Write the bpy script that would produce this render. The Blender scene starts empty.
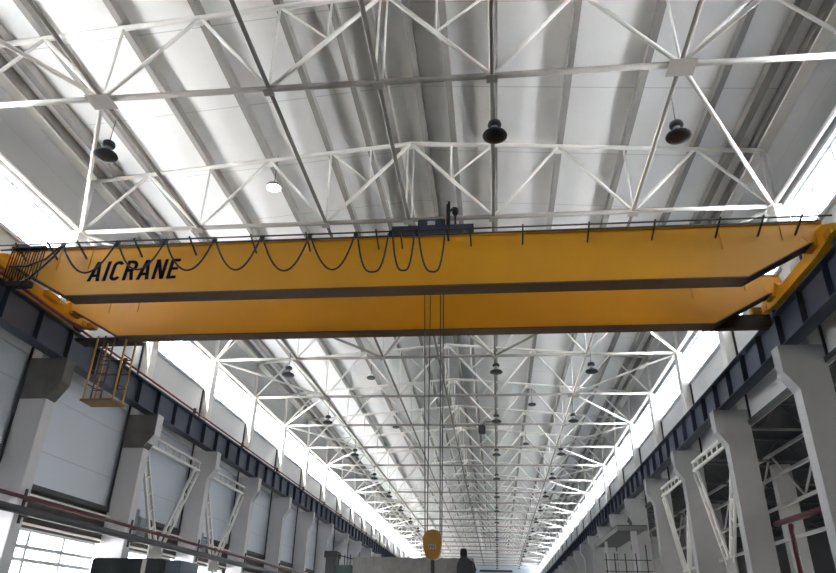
import bpy, bmesh, math, random
from mathutils import Vector, Matrix
random.seed(7)
SC = bpy.context.scene
COL = SC.collection
PI = math.pi

# ------------------------------------------------------------------ materials
def mat(name, col, rough=.5, metal=0.0, noise=0.0, nscale=3.0, bump=0.0, spec=.5):
    m = bpy.data.materials.new(name); m.use_nodes = True
    nt = m.node_tree; b = nt.nodes['Principled BSDF']
    b.inputs['Base Color'].default_value = (*col, 1)
    b.inputs['Roughness'].default_value = rough
    b.inputs['Metallic'].default_value = metal
    b.inputs['Specular IOR Level'].default_value = spec
    if noise or bump:
        tc = nt.nodes.new('ShaderNodeTexCoord')
        n = nt.nodes.new('ShaderNodeTexNoise'); n.inputs['Scale'].default_value = nscale
        n.inputs['Detail'].default_value = 4
        nt.links.new(tc.outputs['Object'], n.inputs['Vector'])
        if noise:
            r = nt.nodes.new('ShaderNodeMapRange')
            r.inputs[3].default_value = 1 - noise; r.inputs[4].default_value = 1 + noise
            nt.links.new(n.outputs['Fac'], r.inputs[0])
            v = nt.nodes.new('ShaderNodeVectorMath'); v.operation = 'SCALE'
            v.inputs[0].default_value = col
            nt.links.new(r.outputs[0], v.inputs['Scale'])
            nt.links.new(v.outputs[0], b.inputs['Base Color'])
        if bump:
            bp = nt.nodes.new('ShaderNodeBump'); bp.inputs['Strength'].default_value = bump
            nt.links.new(n.outputs['Fac'], bp.inputs['Height'])
            nt.links.new(bp.outputs[0], b.inputs['Normal'])
    return m

def seam_mat(name, col, seams, rough=.5, dark=.6, noise=.04, nscale=.6):
    """flat sheet cladding: seams = [(axis, spacing, width, offset)], in world-aligned object metres"""
    m = mat(name, col, rough, noise=noise, nscale=nscale)
    nt = m.node_tree; b = nt.nodes['Principled BSDF']
    src = b.inputs['Base Color'].links[0].from_socket
    tc = nt.nodes.new('ShaderNodeTexCoord'); sp = nt.nodes.new('ShaderNodeSeparateXYZ')
    nt.links.new(tc.outputs['Object'], sp.inputs[0])
    for ax, sc_, w, off in seams:
        a = nt.nodes.new('ShaderNodeMath'); a.operation = 'ADD'; a.inputs[1].default_value = off + 500*sc_
        nt.links.new(sp.outputs[ax], a.inputs[0])
        md = nt.nodes.new('ShaderNodeMath'); md.operation = 'MODULO'; md.inputs[1].default_value = sc_
        nt.links.new(a.outputs[0], md.inputs[0])
        lt = nt.nodes.new('ShaderNodeMath'); lt.operation = 'LESS_THAN'; lt.inputs[1].default_value = w
        nt.links.new(md.outputs[0], lt.inputs[0])
        r = nt.nodes.new('ShaderNodeMapRange'); r.inputs[3].default_value = 1; r.inputs[4].default_value = dark
        nt.links.new(lt.outputs[0], r.inputs[0])
        v = nt.nodes.new('ShaderNodeVectorMath'); v.operation = 'SCALE'
        nt.links.new(src, v.inputs[0]); nt.links.new(r.outputs[0], v.inputs['Scale'])
        src = v.outputs[0]
    nt.links.new(src, b.inputs['Base Color'])
    return m

M = {}
M['white'] = mat('white_paint', (.74,.72,.68), .45, noise=.04)
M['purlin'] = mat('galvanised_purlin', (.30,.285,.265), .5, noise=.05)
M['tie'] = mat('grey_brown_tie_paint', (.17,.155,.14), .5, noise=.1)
M['chord'] = mat('taupe_chord_tone', (.29,.265,.24), .5, noise=.08)
M['plate'] = mat('grey_plate_steel', (.36,.34,.32), .5, noise=.08)
M['roof'] = seam_mat('white_roof_sheet', (.86,.86,.85), [(1, 3.1, .035, .1)], .38, .72)
M['wall'] = seam_mat('light_grey_wall_panel', (.60,.61,.62), [(2, 1.62, .03, 0)], .38, .78)
M['wall_low'] = seam_mat('pale_blue_wall_panel', (.52,.57,.64), [(2, 1.62, .03, .4)], .38, .75)
M['fascia'] = seam_mat('grey_fascia_panel', (.43,.44,.45), [(2, .9, .03, .2)], .5, .85)
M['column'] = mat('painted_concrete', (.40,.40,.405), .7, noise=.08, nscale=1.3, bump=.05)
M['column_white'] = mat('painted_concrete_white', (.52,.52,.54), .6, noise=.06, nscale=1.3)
M['rawcrete'] = mat('bare_concrete', (.13,.125,.115), .9, noise=.35, nscale=2.5, bump=.3)
M['navy'] = mat('navy_beam_paint', (.035,.045,.075), .4, noise=.2, nscale=2)
M['navy_web'] = mat('blue_grey_web_paint', (.05,.062,.095), .4, noise=.15, nscale=2)
M['yellow'] = mat('crane_yellow_paint', (.70,.32,.012), .4, noise=.10, nscale=.9, spec=.35)
M['hook_paint'] = mat('dull_orange_hook_paint', (.36,.17,.025), .5, noise=.2, nscale=5)
M['yellow_old'] = mat('dull_yellow_paint', (.52,.25,.03), .5, noise=.15, nscale=4)
M['brownyellow'] = mat('worn_ochre_deck', (.24,.12,.03), .6, noise=.2)
M['brown'] = mat('dark_walkway_steel', (.05,.035,.022), .6)
M['under'] = mat('shaded_bottom_flange', (.10,.052,.02), .6, noise=.1)  # girder yellow turned brown: underside shade put into the colour
M['black'] = mat('black_rubber', (.008,.008,.01), .5)
M['dark'] = mat('dark_steel', (.03,.032,.036), .5, noise=.2)
M['lamp'] = mat('charcoal_lamp_metal', (.035,.037,.042), .4)
M['navybox'] = mat('navy_trolley_paint', (.025,.035,.055), .4)
M['letter'] = mat('dark_navy_lettering', (.014,.010,.024), .85, spec=.1)
M['redpipe'] = mat('dark_red_paint', (.075,.012,.018), .4)
M['greypipe'] = mat('grey_pipe_paint', (.05,.052,.058), .4)
M['red'] = mat('red_conductor', (.17,.02,.03), .4)
M['rope'] = mat('greased_wire_rope', (.03,.028,.025), .6)
M['canopyc'] = mat('shaded_canopy_concrete', (.20,.20,.20), .8, noise=.15, nscale=2)  # concrete darkened, the slab's dim underside is put into its colour
M['whitebounce'] = mat('white_bounce_sheet', (.80,.80,.80), .6)
M['ground'] = mat('pale_concrete_ground', (.45,.44,.42), .8, noise=.1, nscale=.2)
M['floor'] = mat('concrete_floor', (.16,.165,.16), .5, noise=.1, nscale=.4)
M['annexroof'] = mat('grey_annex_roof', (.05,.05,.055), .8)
M['band'] = mat('dark_brown_band', (.07,.06,.05), .7, noise=.5, nscale=3)
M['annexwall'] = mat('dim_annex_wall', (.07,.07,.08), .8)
M['annexsteel'] = mat('annex_white_dimmed', (.42,.42,.42), .5)  # white steel greyed: annex dimness put into the colour
M['annexdim'] = mat('annex_white_darkened', (.14,.14,.14), .6)  # same white steel darker still, annex gloom put into its colour
M['endwall'] = mat('pale_blue_end_wall', (.50,.58,.66), .6, noise=.03)
M['cabinet'] = mat('charcoal_cabinet_paint', (.045,.05,.05), .5)
M['cabinet2'] = mat('blue_grey_cabinet_paint', (.14,.17,.22), .5)
M['green'] = mat('dark_green_machine_paint', (.05,.09,.08), .5)
M['cover'] = mat('grey_cover_sheet', (.22,.215,.21), .8, noise=.25, nscale=6, bump=.2)
M['frame'] = mat('window_frame_aluminium', (.55,.57,.60), .4)
M['rust'] = mat('rust_brown_paint', (.10,.05,.035), .7, noise=.2)
M['plaque'] = mat('pale_grey_plate', (.35,.38,.42), .4)

def glass(name, tr, frost=0.0):
    m = bpy.data.materials.new(name); m.use_nodes = True
    nt = m.node_tree; nt.nodes.clear()
    o = nt.nodes.new('ShaderNodeOutputMaterial'); mx = nt.nodes.new('ShaderNodeMixShader')
    t = nt.nodes.new('ShaderNodeBsdfTransparent'); t.inputs[0].default_value = (*tr, 1)
    g = nt.nodes.new('ShaderNodeBsdfGlossy'); g.inputs['Roughness'].default_value = .1
    mx.inputs[0].default_value = .07
    nt.links.new(t.outputs[0], mx.inputs[1]); nt.links.new(g.outputs[0], mx.inputs[2])
    nt.links.new(mx.outputs[0], o.inputs[0]); return m
M['glass'] = glass('window_glass', (.93,.96,1))
def emit(name, col, s):
    m = bpy.data.materials.new(name); m.use_nodes = True
    b = m.node_tree.nodes['Principled BSDF']
    b.inputs['Base Color'].default_value = (*col,1)
    b.inputs['Emission Color'].default_value = (*col,1); b.inputs['Emission Strength'].default_value = s
    return m
M['lit'] = emit('lit_lamp_diffuser', (1,.99,.95), 6)

# ------------------------------------------------------------------ mesh helpers
class MB:
    def __init__(s): s.bm = bmesh.new()
    def box(s, x0,x1,y0,y1,z0,z1):
        v = [s.bm.verts.new(p) for p in ((x0,y0,z0),(x1,y0,z0),(x1,y1,z0),(x0,y1,z0),(x0,y0,z1),(x1,y0,z1),(x1,y1,z1),(x0,y1,z1))]
        for f in ((0,3,2,1),(4,5,6,7),(0,1,5,4),(1,2,6,5),(2,3,7,6),(3,0,4,7)): s.bm.faces.new([v[i] for i in f])
        return s
    def bar(s, a, b, w, h=None, up=(0,0,1)):
        """rectangular bar from a to b, w wide (sideways), h high"""
        h = h or w; a = Vector(a); b = Vector(b); d = (b-a).normalized(); u = Vector(up)
        if abs(d.dot(u)) > .98: u = Vector((0,1,0))
        r = d.cross(u).normalized(); u = r.cross(d).normalized()
        c = [(-1,-1),(1,-1),(1,1),(-1,1)]
        A = [s.bm.verts.new(a + r*(i*w/2) + u*(j*h/2)) for i,j in c]
        B = [s.bm.verts.new(b + r*(i*w/2) + u*(j*h/2)) for i,j in c]
        s.bm.faces.new(A[::-1]); s.bm.faces.new(B)
        for i in range(4): s.bm.faces.new((A[i],A[(i+1)%4],B[(i+1)%4],B[i]))
        return s
    def tube(s, pts, r, n=8):
        pts = [Vector(p) for p in pts]; rings = []; u = None
        for i,p in enumerate(pts):
            d = (pts[min(i+1,len(pts)-1)] - pts[max(i-1,0)]).normalized()
            if u is None:
                u = Vector((0,0,1)) if abs(d.z) < .9 else Vector((0,1,0))
            x = d.cross(u).normalized(); u = x.cross(d).normalized()
            rr = r[i] if isinstance(r,(list,tuple)) else r
            rings.append([s.bm.verts.new(p + x*(rr*math.cos(2*PI*k/n)) + u*(rr*math.sin(2*PI*k/n))) for k in range(n)])
        for A,B in zip(rings, rings[1:]):
            for k in range(n):
                f = s.bm.faces.new((A[k],A[(k+1)%n],B[(k+1)%n],B[k])); f.smooth = True
        s.bm.faces.new(rings[0][::-1]); s.bm.faces.new(rings[-1])
        return s
    def lathe(s, c, prof, n=20, axis='z'):
        c = Vector(c); rings = []
        def P(r,h,k):
            a = 2*PI*k/n
            if axis == 'z': return c + Vector((r*math.cos(a), r*math.sin(a), h))
            if axis == 'x': return c + Vector((h, r*math.cos(a), r*math.sin(a)))
            return c + Vector((r*math.cos(a), h, r*math.sin(a)))
        for r,h in prof: rings.append([s.bm.verts.new(P(max(r,.001),h,k)) for k in range(n)])
        for A,B in zip(rings, rings[1:]):
            for k in range(n):
                f = s.bm.faces.new((A[k],A[(k+1)%n],B[(k+1)%n],B[k])); f.smooth = True
        s.bm.faces.new(rings[0][::-1]); s.bm.faces.new(rings[-1])
        return s
    def prism(s, pts, plane, a, b):
        """outline pts extruded; plane 'xz' extrudes in y, 'yz' in x, 'xy' in z"""
        def P(p,t): return {'xz':(p[0],t,p[1]),'yz':(t,p[0],p[1]),'xy':(p[0],p[1],t)}[plane]
        A = [s.bm.verts.new(P(p,a)) for p in pts]; B = [s.bm.verts.new(P(p,b)) for p in pts]
        s.bm.faces.new(A); s.bm.faces.new(B[::-1]); n = len(pts)
        for i in range(n): s.bm.faces.new((A[i],B[i],B[(i+1)%n],A[(i+1)%n]))
        return s
    def build(s, name, m, parent=None, bevel=0):
        if bevel:
            bmesh.ops.bevel(s.bm, geom=s.bm.edges[:], offset=bevel, segments=2, affect='EDGES', clamp_overlap=True)
        bmesh.ops.recalc_face_normals(s.bm, faces=s.bm.faces[:])
        me = bpy.data.meshes.new(name); s.bm.to_mesh(me); s.bm.free()
        me.materials.append(m if not isinstance(m,str) else M[m])
        o = bpy.data.objects.new(name, me); COL.objects.link(o)
        if parent: o.parent = parent
        return o

def tag(o, label=None, cat=None, group=None, kind=None):
    if label: o['label'] = label
    if cat: o['category'] = cat
    if group: o['group'] = group
    if kind: o['kind'] = kind
    return o
def empty(name, loc=(0,0,0), rz=0, label=None, cat=None, group=None):
    o = bpy.data.objects.new(name, None); COL.objects.link(o)
    o.location = loc; o.rotation_euler.z = rz; o.empty_display_size = .2
    return tag(o, label, cat, group)
KIDS = {}
def copy_tree(o, parent=None):
    c = o.copy(); COL.objects.link(c)
    if parent: c.parent = parent
    for ch in [x for x in bpy.data.objects if x.parent == o] if o.name not in KIDS else KIDS[o.name]:
        copy_tree(ch, c)
    return c
def remember(o):
    """cache the children so that copying stays quick"""
    ks = [x for x in bpy.data.objects if x.parent == o]; KIDS[o.name] = ks
    for k in ks: remember(k)
    return o
def struct(mb, name, m, parent=None): 
    o = mb.build(name, m, parent)
    if not parent: o['kind'] = 'structure'
    return o
ORD = ['zeroth','first','second','third','fourth','fifth','sixth','seventh','eighth','ninth','tenth','eleventh','twelfth','thirteenth','fourteenth']

# ------------------------------------------------------------------ hall dimensions
Y0, BAY, NK = 11.73, 6.0, 24          # first truss line, bay length, truss lines
def Yk(k): return Y0 + BAY*k
YA, YB = -24.0, 152.0
ZB = 12.95                            # bottom chord level
def ztop(x): return 15.95 - .0864*abs(x)
EX = 10.92
XC = 10.0                             # corbel nose

# ------------------------------------------------------------------ the setting
struct(MB().box(-13, 30, YA-.5, YB, -.2, 0), 'floor', 'floor')
def roof_side(s):
    z = lambda x: ztop(x) + .37
    pts = [(0, z(0)), (s*11.6, z(11.6)), (s*11.6, z(11.6)+.12), (0, z(0)+.12)]
    return MB().prism(pts, 'xz', YA, YB)
b = roof_side(-1)
z = lambda x: ztop(x)+.37
b.prism([(0, z(0)), (11.6, z(11.6)), (11.6, z(11.6)+.12), (0, z(0)+.12)], 'xz', YA, YB)
struct(b, 'ceiling', 'roof')
# wall_left: lower panels, panels behind the crane beam, fascia above the windows
struct(MB().box(-11.45, -11.3, YA, YB, 5.05, 8.55), 'wall_left_lower', 'wall_low')
struct(MB().box(-11.35, -11.2, YA, YB, 8.55, 11.38), 'wall_left', 'wall')
struct(MB().box(-11.35, -11.2, YA, YB, 12.88, 15.4), 'wall_left_upper', 'fascia')
struct(MB().box(-11.45, -11.3, YA, YB, 0, 1.2), 'wall_left_base', 'wall_low')
struct(MB().box(-11.44, -11.32, YA, YB, 3.9, 5.05), 'wall_left_band', 'band')
struct(MB().box(11.2, 11.35, YA, YB, 8.0, 11.38), 'wall_right', 'wall')
struct(MB().box(11.2, 11.35, YA, YB, 12.88, 15.4), 'wall_right_upper', 'fascia')
# annex beyond the right-hand columns
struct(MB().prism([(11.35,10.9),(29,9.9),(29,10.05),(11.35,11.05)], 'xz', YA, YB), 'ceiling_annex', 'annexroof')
struct(MB().prism([(11.36,11.06),(29.3,10.06),(29.3,10.12),(11.36,11.12)], 'xz', YA, YB), 'roof_annex_bounce', 'whitebounce')  # unseen white sheet added to bounce sun up through the windows
struct(MB().prism([(-11.46,10.9),(-19,10.3),(-19,10.42),(-11.46,11.02)], 'xz', YA, YB), 'roof_bounce_left', 'ground')  # unseen outside roof, added to reflect sunlight into the hall
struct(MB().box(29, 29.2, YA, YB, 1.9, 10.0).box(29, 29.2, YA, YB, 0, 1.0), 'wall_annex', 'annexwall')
struct(MB().box(-140, 140, -120, 260, -.5, -.25), 'ground', 'ground')
struct(MB().box(-11.47, -11.42, Yk(4), YB, 1.2, 5.05).box(-11.47, -11.42, YA, Yk(0), 1.2, 5.05), 'wall_left_blocker', 'annexwall')  # dark wall added over the other bays to cut low-window light
# end wall of the hall
b = MB().box(-11.35, 11.35, YB, YB+.2, 0, 13.25)
struct(b, 'wall_far', 'endwall')
struct(MB().prism([(-11.35,13.25),(11.35,13.25),(11.35,15.4),(0,16.4),(-11.35,15.4)], 'xz', YB, YB+.2), 'wall_far_upper', 'wall')
struct(MB().box(-1.0, 5.8, YB-.15, YB-.02, 11.8, 12.2), 'trim_9', 'dark')
struct(MB().box(-11.35, 29, YA-.2, YA, 0, 16.4), 'wall_back', 'annexwall')
# sills, heads and vertical joints
for i,(s,zz,w,h,m) in enumerate([(-1,11.38,.10,.10,'frame'),(1,11.38,.10,.10,'frame'),(-1,12.84,.12,.10,'frame'),(1,12.84,.12,.10,'frame'),
                                 (-1,15.1,.35,.16,'white'),(1,15.1,.35,.16,'white')]):
    struct(MB().box(*sorted((s*11.2, s*(11.2-w))), YA, YB, zz-h/2, zz+h/2), 'trim_%d' % (i+1), m)
struct(MB().box(-11.3, -11.12, YA, YB, 4.92, 5.08), 'trim_7', 'dark')
struct(MB().box(11.08, 11.22, YA, YB, 7.92, 8.08), 'trim_8', 'dark')

# windows: one strip window per bay and side, above the panels; plus the low strip on the left
def window(s, k):
    y0, y1 = Yk(k)+.27, Yk(k+1)-.27
    f = MB(); x0, x1 = sorted((s*11.22, s*11.30))
    n = 4
    for i in range(n+1):
        y = y0 + (y1-y0)*i/n; f.box(x0, x1, y-.03, y+.03, 11.43, 12.8)
    f.box(x0, x1, y0, y1, 11.40, 11.48).box(x0, x1, y0, y1, 12.74, 12.82).box(x0, x1, y0, y1, 12.32, 12.36)
    return f, MB().box(*sorted((s*11.255, s*11.265)), y0, y1, 11.45, 12.78)
wn = 0; wproto = {}
def put_window(key, k, maker):
    global wn
    wn += 1
    if key not in wproto:
        f, p = maker(0)
        fo = struct(f, 'window_%d' % wn, 'frame'); po = p.build('pane', 'glass', fo)
        wproto[key] = (fo, po)
        fo.location.y = 6.0*k
        return
    fo, po = wproto[key]
    a = fo.copy(); a.name = 'window_%d' % wn; COL.objects.link(a); a.location.y = 6.0*k
    c = po.copy(); COL.objects.link(c); c.parent = a
for s in (-1, 1):
    for k in range(-6, NK-1): put_window(s, k, lambda kk, s=s: window(s, kk))
def low_window(k):
    y0, y1 = Yk(k)+.3, Yk(k+1)-.3; f = MB()
    for i in range(4):
        y = y0 + (y1-y0)*i/3; f.box(-11.42,-11.34, y-.05, y+.05, 1.2, 3.9)
    for zz in (1.25, 2.1, 2.45, 3.05, 3.4, 3.87): f.box(-11.42,-11.34, y0, y1, zz-.05, zz+.05)
    return f, MB().box(-11.385,-11.375, y0, y1, 1.25, 3.85)
for k in range(0, 4): put_window('low', k, low_window)

# ------------------------------------------------------------------ roof trusses
def make_truss(big):
    t = empty('roof_truss', (0, Y0, 0))
    TX = [-11,-9,-6.85,-4.8,-2.7,0,2.7,4.8,6.85,9,11]
    b = MB()
    for a, c in ((-11,0),(0,11)): b.tube([(a,0,ztop(a)),(c,0,ztop(c))], .075, 8)
    b.build('top_chord', 'white', t)
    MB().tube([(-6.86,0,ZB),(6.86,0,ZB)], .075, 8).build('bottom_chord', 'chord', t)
    for s in (-1,1):
        MB().tube([(s*6.86,0,ZB),(s*EX,0,ZB)], .07, 8).build('outer_chord', 'white', t)  # white ends, taupe middle: window light partly put into the chord colours
        o = MB().tube([(s*EX,0,ZB-.05),(s*11,0,ztop(11))], .08, 8).build('end_post', 'white', t)
        E_,A,B_ = (s*EX,ZB),(s*6.86,ZB),(s*2.65,ZB)
        T = lambda x: (s*x, ztop(x))
        mid = (s*1.33, (ZB+ztop(0))/2)
        for p,q,r in ((E_,T(9),.05),(A,T(9),.055),(A,T(6.85),.035),(A,T(4.8),.055),(B_,T(4.8),.05),(B_,T(2.7),.035),
                    (B_,T(0),.06),(mid,T(2.7),.035),(mid,T(1.35),.03)):
            MB().tube([(p[0],0,p[1]),(q[0],0,q[1])], r, 8).build('web_member', 'white', t)
        if big:
            MB().box(s*6.86-.30, s*6.86+.30, -.26,.26, ZB-.10, ZB-.08).build('gusset_plate', 'plate', t)
        else:
            MB().box(s*6.86-.16, s*6.86+.16, -.14,.14, ZB-.10, ZB-.085).build('gusset_plate', 'plate', t)
        MB().box(s*2.65-.13, s*2.65+.13, -.13,.13, ZB-.10, ZB-.085).build('gusset_plate', 'plate', t)
        MB().box(s*EX-.2, s*EX+.2, -.2,.2, ZB-.10, ZB-.075).build('gusset_plate', 'white', t)
        MB().prism([(s*(4.8)-.2,ztop(4.8)-.06),(s*4.8+.2,ztop(4.8)-.06),(s*4.8+.1,ztop(4.8)-.28),(s*4.8-.1,ztop(4.8)-.28)],'xz',-.012,.012).build('gusset_plate','white',t)
    MB().tube([(-.09,0,ZB),(-.09,0,ztop(0))], .03, 8).tube([(.09,0,ZB),(.09,0,ztop(0))], .03, 8).build('king_post', 'white', t)
    MB().box(-.3,.3,-.015,.015, ztop(0)-.25, ztop(0)+.06).build('gusset_plate', 'white', t)
    MB().box(-.14,.14,-.12,.12, ZB-.10, ZB-.085).build('gusset_plate', 'plate', t)
    return t
def truss_label(k):
    if k == 0: return 'white pipe roof truss in front of the crane, large plates at its outer joints'
    if k == 1: return 'white pipe roof truss whose bottom chord runs just above the crane rail track'
    if k == 2: return 'white pipe roof truss mostly hidden behind the crane girders'
    n = k-2
    if n <= 10: return '%s white pipe roof truss seen below the crane, counting from the crane' % ORD[n]
    return 'tiny distant white roof truss past the tenth, crowding towards the end wall'
pe, po_ = remember(make_truss(True)), None
po_ = remember(make_truss(False))
used = {0: pe, 1: po_}
for k in range(NK):
    t = used.get(k) or copy_tree(pe if k % 2 == 0 else po_)
    t.location.y = Yk(k); tag(t, truss_label(k), 'roof truss', 'white roof trusses across the hall')

# purlins (longitudinal) - C section with a lip
def purlin(x, w=.13, h=.33, flip=1):
    zb = ztop(x) + .075; b = MB(); sl = .012
    b.box(x-sl, x+sl, YA, YB, zb, zb+h-.04)
    x1 = x + flip*w
    b.box(*sorted((x, x1)), YA, YB, zb, zb+.012).box(*sorted((x, x1)), YA, YB, zb+h-.05, zb+h-.038)
    b.box(*sorted((x1-.01*flip, x1)), YA, YB, zb, zb+.05)
    return b
PN = [(-10.75,'in the eaves corner over the panelled wall'),(-10.1,'one in from the eaves over the panelled wall'),(-8.98,'over the plates beside the panelled wall'),
      (-6.85,'running down the slope above the lamp near the panelled wall'),(-4.8,'passing the lit round lamp'),(-2.7,'on the panelled-wall slope, third from the ridge'),
      (-1.35,'on the panelled-wall slope, second from the ridge'),(-.42,'just beside the ridge on the panelled-wall slope'),(.42,'just beside the ridge on the annex slope'),
      (1.35,'on the annex slope, second from the ridge'),(2.7,'directly above the middle row of lamps'),(4.8,'on the annex slope, fourth from the ridge'),
      (6.85,'above the row of lamps nearer the annex'),(8.98,'one out from the lamp row on the annex slope'),(10.1,'one in from the eaves over the annex wall'),(10.75,'in the eaves corner over the annex wall')]
for x, w in PN:
    o = purlin(x, .16 if abs(x) < 10 else .22, .33, 1 if x > 0 else -1).build('roof_purlin', 'purlin')
    tag(o, 'grey roof purlin ' + w, 'purlin', 'roof purlins along the hall')
# longitudinal ties at the bottom chord
for x, w in ((-6.86,'carrying the lamps by the panelled wall'),(-2.65,'between the ridge and the panelled-wall lamps'),(0,'under the ridge'),(2.65,'above the hook side, carrying the middle lamps'),(6.86,'carrying the lamps by the annex')):
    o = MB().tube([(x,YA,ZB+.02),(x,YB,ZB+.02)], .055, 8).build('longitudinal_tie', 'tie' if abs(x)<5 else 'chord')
    tag(o, 'dark lengthwise tie pipe ' + w, 'tie rod', 'longitudinal ties at truss level')
for s, w in ((-1,'panelled'),(1,'annex')):
    o = MB().tube([(s*EX,YA,ZB+.02),(s*EX,YB,ZB+.02)], .07, 8).build('eaves_strut', 'white')
    tag(o, 'white steel strut pipe along the window heads on the %s side' % w, 'strut', 'eaves struts')
# horizontal braces
def brace(a, c, label, m='white', r=.055):
    o = MB().tube([a, c], r, 8).build('diagonal_brace', m)
    tag(o, label, 'brace', 'diagonal braces level with the truss bottoms')
for s, sw in ((-1,'panelled wall'),(1,'annex')):
    for k in range(0, NK, 2):
        for d in (-1, 1):
            if k+d >= NK: continue
            if k == 0: w = 'from the frontmost big plate %s, by the %s' % ('towards the camera' if d < 0 else 'over the crane', sw)
            elif k == 2: w = 'hidden behind the crane, %s part, by the %s' % ('front' if d < 0 else 'rear', sw)
            elif k <= 12: w = 'to the %s from truss %s beyond the crane, %s one' % (sw, ORD[k-2], 'front' if d < 0 else 'rear')
            else: w = 'far down the hall by the end wall, %s side' % sw
            brace((s*6.86,Yk(k),ZB), (s*EX,Yk(k+d),ZB), 'white diagonal pipe brace '+w)
for x0 in (-2.65, 2.65):
    for x1, kk in ((0,2),(x0*2.59,2)):
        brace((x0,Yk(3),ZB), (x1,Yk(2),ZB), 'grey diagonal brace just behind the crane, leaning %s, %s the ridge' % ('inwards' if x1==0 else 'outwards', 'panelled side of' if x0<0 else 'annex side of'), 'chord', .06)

# ------------------------------------------------------------------ columns
def make_column(s, raw, nose=True):
    c = empty('crane_column', (0,0,0)); X = lambda v: s*v
    if not raw:
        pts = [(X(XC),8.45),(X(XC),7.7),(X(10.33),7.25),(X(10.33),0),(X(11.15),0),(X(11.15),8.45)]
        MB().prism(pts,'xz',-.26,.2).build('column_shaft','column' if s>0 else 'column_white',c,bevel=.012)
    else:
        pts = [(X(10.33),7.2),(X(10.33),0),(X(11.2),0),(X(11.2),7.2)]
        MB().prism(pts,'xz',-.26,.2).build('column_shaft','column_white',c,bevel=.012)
        o = MB().prism([(X(XC+(.02 if nose else 0)),8.45),(X(XC+(.02 if nose else 0)),7.7),(X(10.33),7.2),(X(11.2),7.2),(X(11.2),8.45)],'xz',-.255,.195).build('corbel','rawcrete',c,bevel=.012)
        o['label'] = 'bare dark concrete corbel head'
        if nose: o2 = MB().prism([(X(XC),8.46),(X(XC),7.68),(X(10.3),7.27),(X(10.33),7.27),(X(XC+.03),7.69),(X(XC+.03),8.46)],'xz',-.26,.2).build('corbel_face','column_white',c)
        if nose: o2['label'] = 'white painted corbel nose'
    MB().box(*sorted((X(10.82),X(11.2))), -.24,.24, 8.45, 12.9).build('upper_column','white',c,bevel=.01)
    MB().box(*sorted((X(11.13),X(11.19))), -.33,-.28, 5.05 if s<0 else 8.1, 11.4).build('downpipe','dark',c)
    return c
for s, side in ((-1,'panelled wall'),(1,'annex')):
    one = make_column(s, True, False) if s < 0 else None
    two = make_column(s, True) if s < 0 else None
    proto = remember(make_column(s, False, True) if s > 0 else make_column(s, False))
    for k in range(1, NK):
        c = one if (one and k == 1) else two if (two and k == 2) else (proto if k == (3 if one else 1) else copy_tree(proto))
        c.location = (0, Yk(k)+.02, 0)
        if s < 0: w = {1:'white concrete column with bare corbel beside the hanging yellow platform',2:'white concrete column with bare corbel just beyond the hanging yellow platform'}.get(k) or ('%s white concrete crane column beside the panelled wall, counting from the yellow platform' % ORD[k-1] if k <= 12 else None)
        else: w = 'grey concrete column standing largest beside the open annex' if k == 1 else ('%s grey concrete crane column along the open annex' % ORD[k] if k <= 12 else None)
        tag(c, w or 'tiny distant concrete crane column beside the %s near the end wall' % side, 'column', 'crane columns beside the '+side)

# ------------------------------------------------------------------ crane runway beams
for s, side in ((-1,'panelled wall side'),(1,'annex side')):
    r = empty('crane_runway_beam', (s*10.35, 0, 8.45), 0, 'long navy blue steel crane runway beam on the %s, ribbed with stiffeners' % side, 'beam')
    MB().box(-.011,.011,YA,YB,.03,.93).build('web','navy_web',r)
    MB().box(-.2,.2,YA,YB,.93,.96).build('top_flange','navy',r)
    MB().box(-.2,.2,YA,YB,0,.03).build('bottom_flange','navy',r)
    first = None; far = MB(); n = 0; y = Y0 + .0
    while y < YB:
        if n < 99:
            if first is None: first = MB().box(-.17,.17,-.01,.01,.03,.93).build('stiffener','navy',r); o = first
            else: o = first.copy(); COL.objects.link(o); o.parent = r
            o.location.y = y
        y += 1.5; n += 1
    if False: pass
    # bearing pads under the beam
    p0 = None
    for k in range(1, NK):
        if p0 is None: p0 = MB().box(-.17,.17,-.14,.14,-.02,0.0).build('bearing_pad','dark',r); o = p0
        else: o = p0.copy(); COL.objects.link(o); o.parent = r
        o.location.y = Yk(k)
    tag(MB().box(s*10.35-.035,s*10.35+.035,YA,YB,9.41,9.53).build('crane_rail','dark'),'dark steel crane rail on top of the runway beam, %s' % side,'rail')
tag(MB().tube([(-10.1,YA,9.50),(-10.1,YB,9.50)],.035,8).build('conductor_bar','red'),'thin red conductor bar along the runway beam by the panelled wall','conductor bar')
MB_ = None
for i,k in enumerate(range(1,12)):
    o = MB().box(-10.16,-10.06,Yk(k)+2.9,Yk(k)+3.0,9.41,9.62).build('conductor_clamp','rust')
    tag(o,'small rusty clamp on the red conductor bar, %s from the yellow platform' % ORD[i+1],'clamp','clamps on the red bar')

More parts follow.
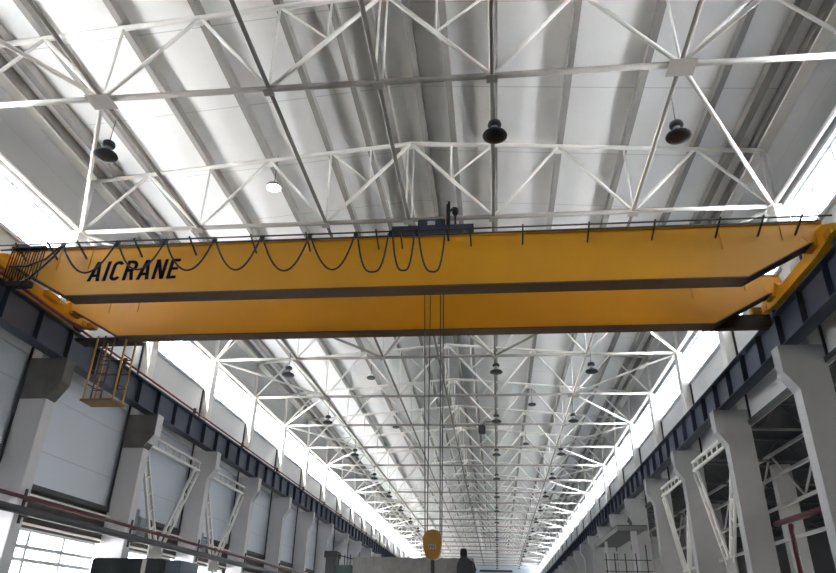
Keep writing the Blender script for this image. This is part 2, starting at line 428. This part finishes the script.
# V portal bracing between columns
def portal(s, k):
    x = s*10.72; ya, yb = Yk(k)+.22, Yk(k+1)-.26; ym = (ya+yb)/2
    t = empty('portal_brace', (x, ya, 0))
    def lattice(a, c, name, w=.42):
        a = Vector(a); c = Vector(c); d = (c-a).normalized(); n = Vector((0,-d.z,d.y)); b = MB()
        b.bar(a+n*w/2, c+n*w/2, .09,.09,(1,0,0)); b.bar(a-n*w/2, c-n*w/2, .09,.09,(1,0,0))
        L = (c-a).length; m = max(3,int(L/.62))
        for i in range(m+1):
            q = a + d*(L*(i+.1)/(m+.2)); b.bar(q+n*w/2, q-n*w/2, .05,.05,(1,0,0))
        b.build(name,'white',t)
    lattice((0,0,7.75),(0,yb-ya,7.75),'top_rail',.34)
    zl = 3.9 if s > 0 else 4.1
    lattice((0,.25,7.55),(0,ym-ya-.25,zl),'brace_leg',.38)
    lattice((0,yb-ya-.25,7.55),(0,ym-ya+.25,zl),'brace_leg',.38)
    MB().box(-.03,.03,ym-ya-.6,ym-ya+.6,zl-.5,zl+.05).build('foot_plate','plate',t)
    MB().tube([(0,ym-ya,zl-.4),(0,ym-ya,0.0)],.09,8).build('post','white',t)
    return t
for s, side in ((-1,'panelled wall'),(1,'open annex')):
    for k in (2,3):
        tag(portal(s,k),'white ladder-like V brace between the columns by the %s, %s of two' % (side,'nearer' if k==2 else 'farther'),'brace','V portal braces')

# ------------------------------------------------------------------ lamps
def make_lamp():
    l = empty('high_bay_lamp', (0,0,0))
    MB().tube([(0,0,.43),(.01,0,1.14)],.012,6).build('cord','dark',l)
    MB().lathe((0,0,0),[(.03,.44),(.10,.43),(.15,.39),(.165,.32),(.15,.28),(.09,.265)],18).build('driver_housing','lamp',l)
    b = MB(); b.lathe((0,0,0),[(.08,.27),(.08,.11)],14)
    b.build('neck','plate',l)
    MB().lathe((0,0,0),[(.09,.12),(.19,.10),(.265,.055),(.29,.01),(.285,-.01),(.25,-.035),(.15,-.055),(.02,-.06)],22).build('lamp_shade','lamp',l)
    return l
lp = remember(make_lamp()); first = True
for x, row in ((-6.86,'in the row beside the panelled wall'),(2.66,'in the middle row'),(6.86,'in the row beside the annex')):
    for n in range(17):
        l = lp if first else copy_tree(lp); first = False
        l.location = (x + (0.02 if x>0 else -.02), (12.80+8.02*n if x > 5 else 12.45+8.15*n), 11.78)
        if n == 0: w = 'dark high bay lamp hanging before the crane, ' + row
        elif n == 1: w = 'dark high bay lamp hidden behind the crane, ' + row
        elif n <= 8: w = '%s dark high bay lamp seen below the crane %s' % (ORD[n-1], row)
        else: w = 'tiny distant high bay lamp far down the hall ' + row
        tag(l, w, 'lamp', 'high bay lamps')
for i,(x,y,z_,litd,lab) in enumerate([(-4.6,17.9,14.55,1,'bright round disc lamp glowing under the roof above the crane'),
        (-4.6,37.3,14.55,0,'unlit round disc lamp nearer below the crane, panelled-wall side of the ridge'),(-4.6,48.3,14.55,0,'unlit round disc lamp farther below the crane, panelled-wall side of the ridge'),
        (5.04,42.8,14.5,0,'unlit round disc lamp nearer below the crane, annex side of the ridge'),(5.04,53.3,14.5,0,'unlit round disc lamp farther below the crane, annex side of the ridge')]):
    t = empty('disc_lamp',(x,y,z_),0,lab,'lamp','round disc lamps')
    MB().lathe((0,0,0),[(.2,.10),(.25,.06),(.26,0),(.25,-.01)],20).build('housing','lamp',t)
    MB().lathe((0,0,0),[(.235,-.012),(.235,-.03)],20).build('diffuser','lit' if litd else 'lamp',t)
    MB().tube([(0,0,.09),(0,0,ztop(x)+.3-z_)],.015,6).build('cord','dark',t)
t = empty('floodlight',(1.8,41.5,12.6),0,'black square floodlight hanging by itself beyond the crane','floodlight')
MB().box(-.22,.22,-.2,.2,-.3,.2).build('body','black',t,bevel=.05)
MB().box(-.15,.15,-.215,-.2,-.22,.1).build('lens','dark',t)
MB().tube([(0,0,.2),(.2,.2,.5)],.03,6).tube([(.2,.2,.5),(.85,.2,.5)],.03,6).build('bracket','dark',t)

# ------------------------------------------------------------------ the bridge crane
G = empty('bridge_crane',(0,16,9.5),0,'yellow double girder bridge crane with dark AICRANE lettering spanning the hall','crane')
gi = Vector(G.location)
def P(mb, name, m, parent=None, bevel=0):
    o = mb.build(name, m, parent or G, bevel)
    if parent is None: o.matrix_parent_inverse = Matrix.Translation(-gi)
    return o
def girder(y, yb_, label):
    zb, zt = 8.95, 10.36; w = yb_-y
    out = [(-10.45,10.05),(-10.35,zt),(10.35,zt),(10.45,10.05),(10.3,9.82),(9.95,9.80),(8.42,zb+.03),(-8.42,zb+.03),(-9.95,9.80),(-10.3,9.82)]
    g = P(MB().prism(out,'xz',y+.03,yb_-.03),'main_girder','yellow')
    g['label'] = label
    # bottom flange, bent up at both ends
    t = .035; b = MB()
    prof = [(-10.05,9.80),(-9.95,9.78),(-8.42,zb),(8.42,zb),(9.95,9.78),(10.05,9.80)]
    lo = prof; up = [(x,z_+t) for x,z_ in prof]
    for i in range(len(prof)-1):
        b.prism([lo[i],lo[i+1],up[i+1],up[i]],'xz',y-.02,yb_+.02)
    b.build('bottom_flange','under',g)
    MB().box(-10.35,10.35,y-.03,yb_+.03,zt,zt+.025).build('top_flange','yellow',g)
    MB().box(-10.2,10.2,(y+yb_)/2-.035,(y+yb_)/2+.035,zt+.025,zt+.12).build('trolley_rail','dark',g)
    for x in (-8.9,-8.0,8.0,9.4):
        MB().box(x-.01,x+.01,y+.0,y+.03,9.95 if abs(x)>9 else 9.75,zt).build('weld_rib','yellow',g)
    return g
g1 = girder(14.5,14.95,'front yellow box girder with dark lettering')
g2 = girder(17.2,17.6,'rear yellow box girder')
# lettering on the front girder
W_ = .155
def para(x0,z0,x1,z1,w=W_): return [(x0-w/2,z0),(x0+w/2,z0),(x1+w/2,z1),(x1-w/2,z1)]
def rect(x0,x1,z0,z1): return [(x0,z0),(x1,z0),(x1,z1),(x0,z1)]
def arc(cx_,cz,rx,rz,a0,a1,n=14,w=W_):
    q = []
    for i in range(n):
        t0 = math.radians(a0+(a1-a0)*i/n); t1 = math.radians(a0+(a1-a0)*(i+1)/n)
        q.append([(cx_+(rx-w/2)*math.cos(t0),cz+(rz-w/2)*math.sin(t0)),(cx_+(rx+w/2)*math.cos(t0),cz+(rz+w/2)*math.sin(t0)),
                  (cx_+(rx+w/2)*math.cos(t1),cz+(rz+w/2)*math.sin(t1)),(cx_+(rx-w/2)*math.cos(t1),cz+(rz-w/2)*math.sin(t1))])
    return q
h_ = W_/2
A_ = (.58,[para(h_,0,.27,1),para(.58-h_,0,.31,1),rect(.17,.41,.22,.35)])
I_ = (W_,[rect(0,W_,0,1)])
C_ = (.5,arc(.25,1-.25,.25-h_,.25-h_,20,180)+[rect(0,W_,.25,.75)]+arc(.25,.25,.25-h_,.25-h_,180,340))
R_l = (.52,[rect(0,W_,0,1),rect(W_,.28,1-.14,1),rect(W_,.28,.42,.56),para(.52-h_,0,.31,.47)]+arc(.26,.71,.29-h_,.29-h_,-90,90))
N_ = (.54,[rect(0,W_-.01,0,1),rect(.54-W_+.01,.54,0,1),[(.0,1),(.16,1),(.54,0),(.38,0)]])
E_l = (.44,[rect(0,W_,0,1),rect(W_,.44,.86,1),rect(W_,.42,.44,.57),rect(W_,.44,0,.14)])
lb = MB(); cx0 = 0
for wd, polys in (A_,I_,C_,R_l,A_,N_,E_l):
    for pl in polys:
        lb.prism([(-7.97+.575*(cx0+px+.10*pz+.03), 9.385+.575*pz+.004*(cx0+px)) for px,pz in pl],'xz',14.518,14.532)
    cx0 += wd+.145
lo = lb.build('lettering','letter',g1); lo['label'] = 'dark slanted letters AICRANE'
# end carriages
for s in (-1,1):
    b = MB().prism([(13.75,9.72),(13.75,9.9),(14.2,10.12),(15.1,10.12),(15.35,9.9),(16.9,9.9),(17.15,10.12),(17.75,10.12),(18.4,9.9),(18.4,9.72),(17.4,9.60),(14.8,9.60)],'yz',s*10.35-.19,s*10.35+.19)
    e = P(b,'end_carriage','yellow')
    for y in (14.05,18.1):
        MB().lathe((s*10.35-.07,y,9.72),[(.03,0),(.2,.0),(.2,.02),(.17,.03),(.17,.11),(.2,.12),(.2,.14),(.03,.14)],20,'x').build('wheel','dark',e)
        MB().box(s*10.35-.21,s*10.35+.21,y-.16,y+.16,9.70,9.86).build('wheel_guard','yellow_old',e)
    for y in (13.72,18.43): MB().lathe((s*10.35,y-.06,9.88),[(.07,0),(.09,.05),(.07,.12)],12,'y').build('buffer','black',e)
    # connecting plates and gussets to the girders
    for y in (14.52,17.22):
        MB().prism([(s*10.2,10.12),(s*10.2,9.75),(s*10.05,9.75),(s*9.85,10.0),(s*9.95,10.2)],'xz',y+.0,y+.4).build('joint_plate','yellow',e)
        MB().lathe((s*10.12,y+.2,9.86),[(.02,-.07),(.06,-.07),(.06,.07),(.02,.07)],10,'x').build('bolt','dark',e)
    m_ = MB().box(s*9.9-.15,s*9.9+.15,18.0,18.2,9.6,9.8); 
    md = P(m_,'drive_motor','yellow_old',None,.02)
P(MB().tube([(-10.12,15.3,9.93),(-10.12,16.9,9.93)],.035,8),'highlight_bar','white')  # pale bar added to stand for bright highlights on the carriage
P(MB().box(-10.2,-10.0,15.9,16.5,9.72,9.9),'junction_box','yellow',None,.02)
# walkway behind the rear girder
wk = P(MB().box(-10.0,10.0,17.63,17.74,9.02,9.06).box(8.3,10.05,17.63,17.95,9.06,9.12).box(-10.05,-8.1,17.63,18.2,9.06,9.12).box(8.3,10.05,17.63,17.66,9.1,9.4),'walkway','brown')
for i,x in enumerate((-9,-6,-3,0,3,6,9)): MB().bar((x,17.6,9.02),(x,17.75,9.04),.05,.05).build('walkway_bracket','rust',wk)
# festoon cable track on brackets in front of the front girder
for x in (-9.83,-8.94,-8.12,-6.57,-5.09,-3.48,-2.06,-.29,.31,2.03,3.3,4.87,6.4,7.88,8.85,9.7):
    P(MB().bar((x,14.52,10.06),(x,13.96,10.29),.035,.04),'track_bracket','brown')
P(MB().tube([(-10.4,14.0,10.25),(10.35,14.0,10.25)],.022,8),'cable_track','dark')
P(MB().tube([(-10.4,14.22,10.24),(10.0,14.22,10.24)],.02,8),'cable_track','dark')
P(MB().tube([(-10.4,14.46,10.40),(10.3,14.46,10.40)],.02,8),'grab_rail','dark')
# hanging access platform below the rear girder by the panelled wall
ap = P(MB().prism([(-9.2,17.36),(-9.2,18.02),(-8.2,18.02),(-8.2,17.36)],'xy',7.08,7.14),'access_platform','brownyellow')
for x,y in ((-9.15,17.42),(-8.25,17.42),(-9.15,17.96),(-8.25,17.96)):
    MB().bar((x,y,7.14),(x,y,9.08),.04,.04).build('post','yellow_old',ap)
for zz in (7.6,8.05,8.5):
    MB().bar((-8.25,17.42,zz),(-8.25,17.96,zz),.025,.025).bar((-9.15,17.96,zz),(-8.25,17.96,zz),.025,.025).bar((-9.15,17.42,zz),(-9.15,17.96,zz),.025,.025).build('rail','rust',ap)
for x in (-8.95,-8.65): MB().bar((x,17.46,7.14),(x,17.46,9.1),.035,.035).build('stile','rust',ap)
for i in range(7): MB().bar((-8.95,17.46,7.4+i*.26),(-8.65,17.46,7.4+i*.26),.02,.02).build('rung','rust',ap)

# festoon cable, hung from the track
clips = [-8.5,-7.0,-5.71,-4.41,-3.18,-1.95,-.79,.08,.72,1.47]
lows = [9.35,9.38,9.33,9.30,9.22,9.22,9.13,9.13,9.08]
fc = empty('festoon_cable',(0,14.0,10.2),0,'black power cable hanging in loops along the front of the crane','cable')
for i,(a,c) in enumerate(zip(clips, clips[1:])):
    w = c-a; d = 10.16 - lows[i]; pts = []
    ins = .03 if w > 1 else .05
    N = 18
    for j in range(N+1):
        t_ = j/N; u = 2*t_-1
        x = a+ins + (w-2*ins)*(t_ + .06*math.sin(PI*t_))
        p = 2.0 if w > 1.0 else 3.2
        pts.append((x, -.02+.015*math.sin(i*2.1+t_*5), 10.16 - d*(1-abs(u)**p) - 10.2))
    MB().tube(pts,.024,7).build('cable_loop','black',fc)
for x in clips[:-1]:
    MB().box(x-.05,x+.05,-.03,.03,-.07,.06).build('cable_clip','black',fc)
# trailing drops near the panelled wall
MB().tube([(-8.5,-.02,-.05),(-8.62,-.05,-.35),(-8.9,-.06,-.75),(-9.3,-.05,-1.15),(-9.5,0,-1.25)],.03,7).build('cable_drop','black',fc)
MB().tube([(-8.55,-.02,-.05),(-8.85,-.03,-.42),(-9.3,-.04,-.62),(-9.8,-.02,-.6)],.028,7).build('cable_drop','black',fc)
# the bundle of gathered cable loops
fb = empty('cable_bundle',(-9.5,14.05,10.2),0,'gathered stack of tall black cable loops at the crane end by the panelled wall','cable')
for i in range(8):
    x = -.42 + i*.115; y = .05 + .05*(i%2)
    pts = [(x-.025,y,0.0),(x-.045,y,-.35),(x-.05,y,-.78),(x-.02,y,-.93),(x+.02,y,-.93),(x+.03,y,-.75),(x+.035,y,-.35),(x+.025,y,0)]
    MB().tube(pts,.016,6).build('cable_loop','black',fb)
MB().box(-.47,.47,.0,.14,-.02,.04).build('carrier_rail','dark',fb)
MB().box(-.42,.25,.1,.3,-1.08,-.92).build('terminal_box','black',fb,bevel=.02)

# ------------------------------------------------------------------ trolley, ropes, hook
T = empty('hoist_trolley',(1.0,16,10.5),0,'dark navy hoist trolley standing on top of the crane girders','hoist')
ti = Vector(T.location)
def Q(mb,name,m,par=None,bevel=0):
    o = mb.build(name,m,par or T,bevel)
    if par is None: o.matrix_parent_inverse = Matrix.Translation(-ti)
    return o
Q(MB().box(-.03,2.1,14.75,15.0,10.60,10.86).box(-.03,2.1,17.2,17.45,10.60,10.86).box(.0,.2,15.0,17.2,10.62,10.84).box(1.85,2.05,15.0,17.2,10.62,10.84),'trolley_frame','navybox')
for x in (.25,1.8):
    for y in (14.72,17.4): Q(MB().lathe((x,y-.05,10.58),[(.02,0),(.10,0),(.10,.1),(.02,.1)],16,'y'),'wheel','dark')
bx = Q(MB().box(.62,1.34,15.0,15.5,10.88,11.22),'control_box','navybox',None,.03)
MB().box(.88,1.08,14.99,15.0,11.02,11.14).build('name_plate','plaque',bx)
Q(MB().lathe((.4,16.2,10.95),[(.03,0),(.27,0),(.27,1.15),(.03,1.15)],20,'x'),'rope_drum','dark')
Q(MB().box(1.6,1.95,15.9,16.5,10.85,11.2),'gearbox','navybox',None,.03)
Q(MB().bar((1.47,14.7,10.2),(1.47,14.7,11.52),.06,.06),'tow_post','black')
Q(MB().bar((1.42,14.95,10.86),(1.42,14.95,11.6),.07,.07).bar((1.42,14.95,11.35),(1.6,14.95,11.5),.05,.05),'mast','black')
Q(MB().lathe((1.62,14.95,11.36),[(.05,-.10),(.09,-.02),(.09,.09),(.04,.14)],14),'warning_lamp','black')
Q(MB().bar((1.62,14.95,10.86),(1.62,14.95,11.3),.05,.05),'lamp_post','black')
Q(MB().bar((1.47,14.7,10.25),(1.47,14.0,10.25),.05,.05),'tow_arm','black')
hk = empty('hook_block',(1.03,16,2.9),0,'orange-yellow rounded hook block hanging from the crane ropes','hook')
out = [(-.095,0),(.095,0),(.15,.06),(.19,.2),(.215,.38),(.21,.5),(.16,.58),(.06,.635),(-.06,.635),(-.16,.58),(-.21,.5),(-.215,.38),(-.19,.2),(-.15,.06)]
MB().prism(out,'xz',-.12,.12).build('housing','hook_paint',hk,bevel=.03)
MB().box(-.08,.08,-.128,-.12,.22,.31).build('rating_plate','plaque',hk)
lt = MB()
for x in (-.055,-.02,.015,.05): lt.box(x-.008,x+.008,-.131,-.128,.235,.295)
lt.build('plate_marks','letter',hk)
MB().lathe((0,0,0),[(.03,.06),(.045,0),(.05,-.2),(.045,-.32),(.02,-.34)],14).build('shank','black',hk)
hp = [(0,0,-.3),(.01,0,-.42),(.10,0,-.52),(.15,0,-.66),(.10,0,-.80),(-.02,0,-.86),(-.14,0,-.79),(-.17,0,-.68)]
MB().tube(hp,[.05,.05,.05,.055,.06,.055,.04,.015],10).build('hook','black',hk)
for i,(xt,xb,yy,lab) in enumerate([(.72,.86,15.9,'thin steel hoist rope, outermost on the lettered side, down to the hook block'),(.88,.90,16.1,'thin steel hoist rope, second from the lettered side, down to the hook block'),
        (1.16,1.20,15.9,'dark steel hoist rope, second from the annex side, down to the hook block'),(1.24,1.23,16.1,'dark steel hoist rope, outermost on the annex side, down to the hook block')]):
    tag(MB().tube([(xt,yy,10.95),(xb,yy*.5+8,3.42)],.013,6).build('hoist_rope','rope'),lab,'rope','hoist ropes')

# ------------------------------------------------------------------ pipes and low things beside the panelled wall
tag(MB().tube([(-10.15,YA,4.46),(-10.15,100,4.40)],.055,10).build('red_pipe','redpipe'),'long dark red pipe along the columns by the panelled wall','pipe')
tag(MB().tube([(-10.10,YA,4.13),(-10.10,100,4.03)],.11,10).build('grey_pipe','greypipe'),'long dark grey pipe below the red pipe on the panelled wall columns','pipe')
bk = None
for k in range(1,9):
    t = empty('pipe_bracket',(-10.3,Yk(k)+.0,4.0),0,'small dark steel bracket carrying the pipes at the %s column by the panelled wall' % ORD[k],'bracket','pipe brackets')
    MB().box(-.02,.02,-.04,.04,-.2,.7).build('back_plate','dark',t)
    MB().bar((0,0,.38),(.2,0,.38),.04,.04).bar((0,0,-.02),(.22,0,-.02),.04,.04).build('arm','dark',t)
# cable trays under the panels, one length between each pair of columns
for i,(zz,xx) in enumerate(((4.75,-11.27),(4.3,-11.27),(3.95,-11.27))):
    for k in range(1,7):
        if k in (2,3) and i == 1: continue
        y0, y1 = Yk(k)+.26, Yk(k+1)-.28
        b = MB().bar((xx,y0,zz+.06),(xx,y1,zz+.06),.03,.05).bar((xx+.25,y0,zz),(xx+.25,y1,zz),.03,.05)
        for j in range(10): b.bar((xx,y0+.2+j*.55,zz+.05),(xx+.25,y0+.2+j*.55,zz),.12,.02)
        o = b.build('cable_tray','white')
        tag(o,'%s pale ladder tray behind the pipes in the %s bay beside the panelled wall' % (['top','middle','lowest'][i],ORD[k]),'cable tray','cable trays')
for i,(y,z0,z1,x0,x1) in enumerate(((24.3,4.2,5.2,-10.95,-10.55),(25.3,4.3,5.0,-11.0,-10.7),(30.4,4.3,5.1,-10.95,-10.55),(31.2,4.2,4.9,-11.0,-10.7))):
    t = empty('switch_box',((x0+x1)/2,y,z0),0,'grey electrical switch box under the %s V brace by the panelled wall, %s one' % ('nearer' if i<2 else 'farther','taller' if i%2==0 else 'shorter'),'switch box','switch boxes')
    MB().box(-(x1-x0)/2,(x1-x0)/2,-.3,.3,0,z1-z0).build('body','plate',t,bevel=.02)
    MB().box((x1-x0)/2,(x1-x0)/2+.02,-.26,.26,.05,z1-z0-.05).build('door','cabinet2',t)
# charcoal cabinets at the bottom of the view
def cabinet(x0,x1,y0,y1,h,m,label,name='machine_cabinet',strip=None):
    t = empty(name,((x0+x1)/2,(y0+y1)/2,0),0,label,'cabinet')
    w,d = (x1-x0)/2,(y1-y0)/2
    MB().box(-w,w,-d,d,0,h).build('body',m,t,bevel=.02)
    MB().box(-w+.05,w-.05,-d-.02,-d,.1,h-.12).build('door',m,t)
    MB().box(w-.16,w-.12,-d-.05,-d-.02,h*.5,h*.5+.18).build('handle','plate',t)
    if strip is not None: MB().box(strip-.03,strip+.03,-d-.035,-d-.02,h-.7,h-.01).build('edge_strip','white',t)
    return t
cabinet(-3.44,-2.33,10,10.7,2.38,'cabinet','dark charcoal cabinet with a white upright strip, below the panelled wall',strip=.27)
cabinet(-2.31,-2.09,10,10.7,2.36,'cabinet2','narrow blue-grey cabinet beside the dark charcoal cabinet')
cabinet(-2.07,-1.45,10.1,10.7,2.20,'green','low dark green cabinet beside the narrow blue-grey cabinet')

# covered machine below the hook, with its end posts
t = empty('covered_machine',(-.3,24.6,0),0,'long grey sheet-covered machine top below the hook block','machine')
b = MB(); n = 28
for i in range(n):
    x0 = -2.05 + 4.05*i/n - .0; x1 = x0 + 4.05/n
    dz = .02*math.sin(i*1.7); dy = .03*math.sin(i*2.9)
    b.box(x0,x1,-.6+dy*.4,.8,1.5,3.2+.42+dz*.5)
b.build('cover','cover',t)
MB().box(-2.0,2.0,-.6,.85,0,1.5).build('base','cabinet',t)
t = empty('control_gantry',(-3.03,24.6,0),0,'dark control post with railing beside the covered machine','machine')
MB().box(-.34,.0,-.3,.3,0,3.62).build('post','dark',t,bevel=.02)
MB().box(-.40,.05,-.34,.34,3.6,3.82).build('cap','dark',t,bevel=.02)
MB().box(0,.6,-.25,.35,0,3.38).build('cabinet_body','green',t,bevel=.03)
for x in (.1,.3,.5): MB().tube([(x,-.2,3.38),(x,-.2,3.72)],.015,6).build('railing_post','dark',t)
MB().tube([(0,-.2,3.72),(.7,-.2,3.55)],.018,6).build('railing','dark',t)
t = empty('milling_head',(1.5,23.6,0),0,'black tapered machine head beside the covered machine and hook block','machine')
MB().prism([(-.33,0),(-.33,3.35),(-.2,3.62),(-.02,3.62),(.12,3.5),(.3,3.1),(.34,0)],'xz',-.3,.3).build('body','dark',t,bevel=.03)
MB().box(-.22,.0,-.15,.15,3.6,3.84).build('motor','black',t,bevel=.03)
MB().lathe((-.11,0,3.84),[(.1,0),(.1,.04),(.03,.05)],14).build('motor_cap','dark',t)
MB().tube([(.12,-.1,3.5),(.22,-.1,3.4),(.28,-.1,3.2)],.03,7).build('hose','black',t)

# ------------------------------------------------------------------ annex side
def annex_column(k):
    c = empty('annex_column',(16.6,Yk(k),0))
    MB().box(-.35,.5,-.25,.25,0,9.15).build('shaft','column',c,bevel=.012)
    return c
ac = remember(annex_column(1))
for k in range(1,14):
    c = ac if k == 1 else copy_tree(ac); c.location.y = Yk(k)
    tag(c,'concrete column inside the dim annex, %s in its row' % ORD[k],'column','annex columns')
for i,(zz,xx) in enumerate(((9.55,16.2),(8.5,16.2),(7.1,16.2),(5.6,16.2))):
    tag(MB().bar((xx,12,zz),(xx,90,zz),.12,.14).build('annex_girt','annexsteel'),'white steel girt between the annex columns, %s' % ['topmost','second down','third down','lowest'][i],'girt','annex girts')
dk = 0
for k in range(2,9):
    for a,c,w in (((16.3,Yk(k)+.2,9.5),(16.3,Yk(k)+3,7.2),'falling'),((16.3,Yk(k)+3,7.2),(16.3,Yk(k+1)-.2,9.5),'rising')):
        tag(MB().bar(a,c,.08,.08).build('annex_brace','annexsteel'),'thin white %s brace in annex bay %s from the camera' % (w,['','','first','second','third','fourth','fifth','sixth','seventh'][k]),'brace','annex braces')
for k in range(1,10):
    t = empty('annex_truss',(0,Yk(k),0),0,'dim white steel truss under the annex roof, %s from the camera' % ORD[k],'roof truss','annex trusses')
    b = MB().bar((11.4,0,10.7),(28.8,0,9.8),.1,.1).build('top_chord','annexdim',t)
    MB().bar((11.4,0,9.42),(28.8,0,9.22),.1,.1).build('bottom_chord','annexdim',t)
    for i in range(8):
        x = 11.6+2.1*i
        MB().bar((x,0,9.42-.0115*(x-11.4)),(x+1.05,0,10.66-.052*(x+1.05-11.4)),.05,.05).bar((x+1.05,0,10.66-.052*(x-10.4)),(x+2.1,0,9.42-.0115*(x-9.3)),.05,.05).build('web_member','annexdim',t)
# red pipe elbow between annex columns
t = empty('red_drain_pipe',(11.3,20.5,0),0,'dark red pipe with an elbow between the two largest annex-side columns','pipe')
MB().tube([(-.05,-2.2,4.62),(.0,3.1,4.72)],.085,10).build('run','redpipe',t)
MB().tube([(.05,2.0,4.55),(.15,2.3,4.45),(.2,2.4,4.2),(.2,2.4,0.05)],.075,10).build('drop','redpipe',t)
MB().lathe((-.0,3.1,4.72),[(.1,-.05),(.12,0),(.1,.08)],12,'y').build('end_cap','dark',t)
# concrete canopy platform
t = empty('canopy_platform',(9.2,40.6,0),0,'flat grey canopy slab on a post standing among the annex-side columns','canopy')
MB().box(-.70,.77,-4.4,4.4,6.12,6.26).build('slab','canopyc',t,bevel=.01)
MB().box(-.70,.77,-4.4,4.4,6.265,6.30).build('top_sheet','dark',t)
MB().bar((-.66,-4.36,6.08),(.76,-4.36,6.08),.06,.08).bar((-.66,-4.36,6.08),(-.66,4.36,6.08),.06,.08).build('edge_beam','canopyc',t)
MB().box(.1,.38,-3.6,-3.3,0,6.12).build('post','column_white',t)
MB().box(-.55,-.4,1.2,1.35,0,6.12).build('rear_post','column_white',t)
t = empty('scaffold_rail',(8.9,35.4,0),0,'black guard railing under the flat canopy slab','railing')
for x in (-1.2,-.8,-.3,.2,.7): MB().tube([(x,0,0),(x,0,4.9 + (.4 if x>.5 else 0))],.025,6).build('upright','black',t)
for zz in (3.6,4.1,4.6): MB().tube([(-1.3,0,zz),(.9,0,zz)],.02,6).build('rail','black',t)

# ------------------------------------------------------------------ daylight
w = bpy.data.worlds.new('sky'); SC.world = w; w.use_nodes = True
nt = w.node_tree; bg = nt.nodes['Background']
tc = nt.nodes.new('ShaderNodeTexCoord'); sp = nt.nodes.new('ShaderNodeSeparateXYZ')
nt.links.new(tc.outputs['Generated'], sp.inputs[0])
rp = nt.nodes.new('ShaderNodeValToRGB'); mr = nt.nodes.new('ShaderNodeMapRange')
mr.inputs[1].default_value = -1; mr.inputs[2].default_value = 1
nt.links.new(sp.outputs[2], mr.inputs[0]); nt.links.new(mr.outputs[0], rp.inputs[0])
e = rp.color_ramp.elements
e[0].position = 0.0; e[0].color = (.62,.60,.56,1)
e[1].position = 1.0; e[1].color = (.82,.90,1,1)
x = e.new(.46); x.color = (.80,.79,.77,1); x = e.new(.54); x.color = (.95,.97,1,1)
nt.links.new(rp.outputs[0], bg.inputs[0]); bg.inputs[1].default_value = 7.5
def portal_light(name, loc, rot, sx, sy):
    l = bpy.data.lights.new(name,'AREA'); l.shape = 'RECTANGLE'; l.size = sx; l.size_y = sy
    l.cycles.is_portal = True
    o = bpy.data.objects.new(name, l); COL.objects.link(o); o.location = loc; o.rotation_euler = rot
L = YB-YA
sl_ = bpy.data.lights.new('sun','SUN'); sl_.energy = 175; sl_.angle = .02; sl_.color = (1,.955,.89)
so = bpy.data.objects.new('sun', sl_); COL.objects.link(so)
so.rotation_euler = Vector((.22,.50,-.84)).to_track_quat('-Z','Y').to_euler()
portal_light('window_daylight',(-11.28,(YA+YB)/2,12.12),(0,-PI/2,0),1.4,L)
portal_light('window_daylight',(11.28,(YA+YB)/2,12.12),(0,PI/2,0),1.4,L)
portal_light('low_window_daylight',(-11.43,Yk(2),2.55),(0,-PI/2,0),2.6,24)

# ------------------------------------------------------------------ camera
yaw, pitch, roll, f = -.11663, .46695, .02496, 671.69
cy,sy,cp,sp_ = math.cos(yaw),math.sin(yaw),math.cos(pitch),math.sin(pitch)
d = Vector((sy*cp,cy*cp,sp_)); r = Vector((cy,-sy,0)); u = r.cross(d)
c,s = math.cos(roll),math.sin(roll)
R_ = c*r + s*u; U_ = -s*r + c*u
cam = bpy.data.cameras.new('camera'); cam.sensor_fit = 'HORIZONTAL'; cam.sensor_width = 36; cam.lens = f/836*36; cam.clip_end = 500
co = bpy.data.objects.new('camera', cam); COL.objects.link(co)
m3 = Matrix((R_,U_,-d)).transposed()
co.matrix_world = Matrix.Translation((2.42837,0,1.6)) @ m3.to_4x4()
SC.camera = co
SC.view_settings.view_transform = 'Standard'; SC.view_settings.look = 'None'
SC.view_settings.gamma = 1; SC.view_settings.use_curve_mapping = False
SC.view_settings.exposure = 0.12
SC.cycles.max_bounces = 10; SC.cycles.diffuse_bounces = 7; SC.cycles.transparent_max_bounces = 12
SC.cycles.sample_clamp_indirect = 0
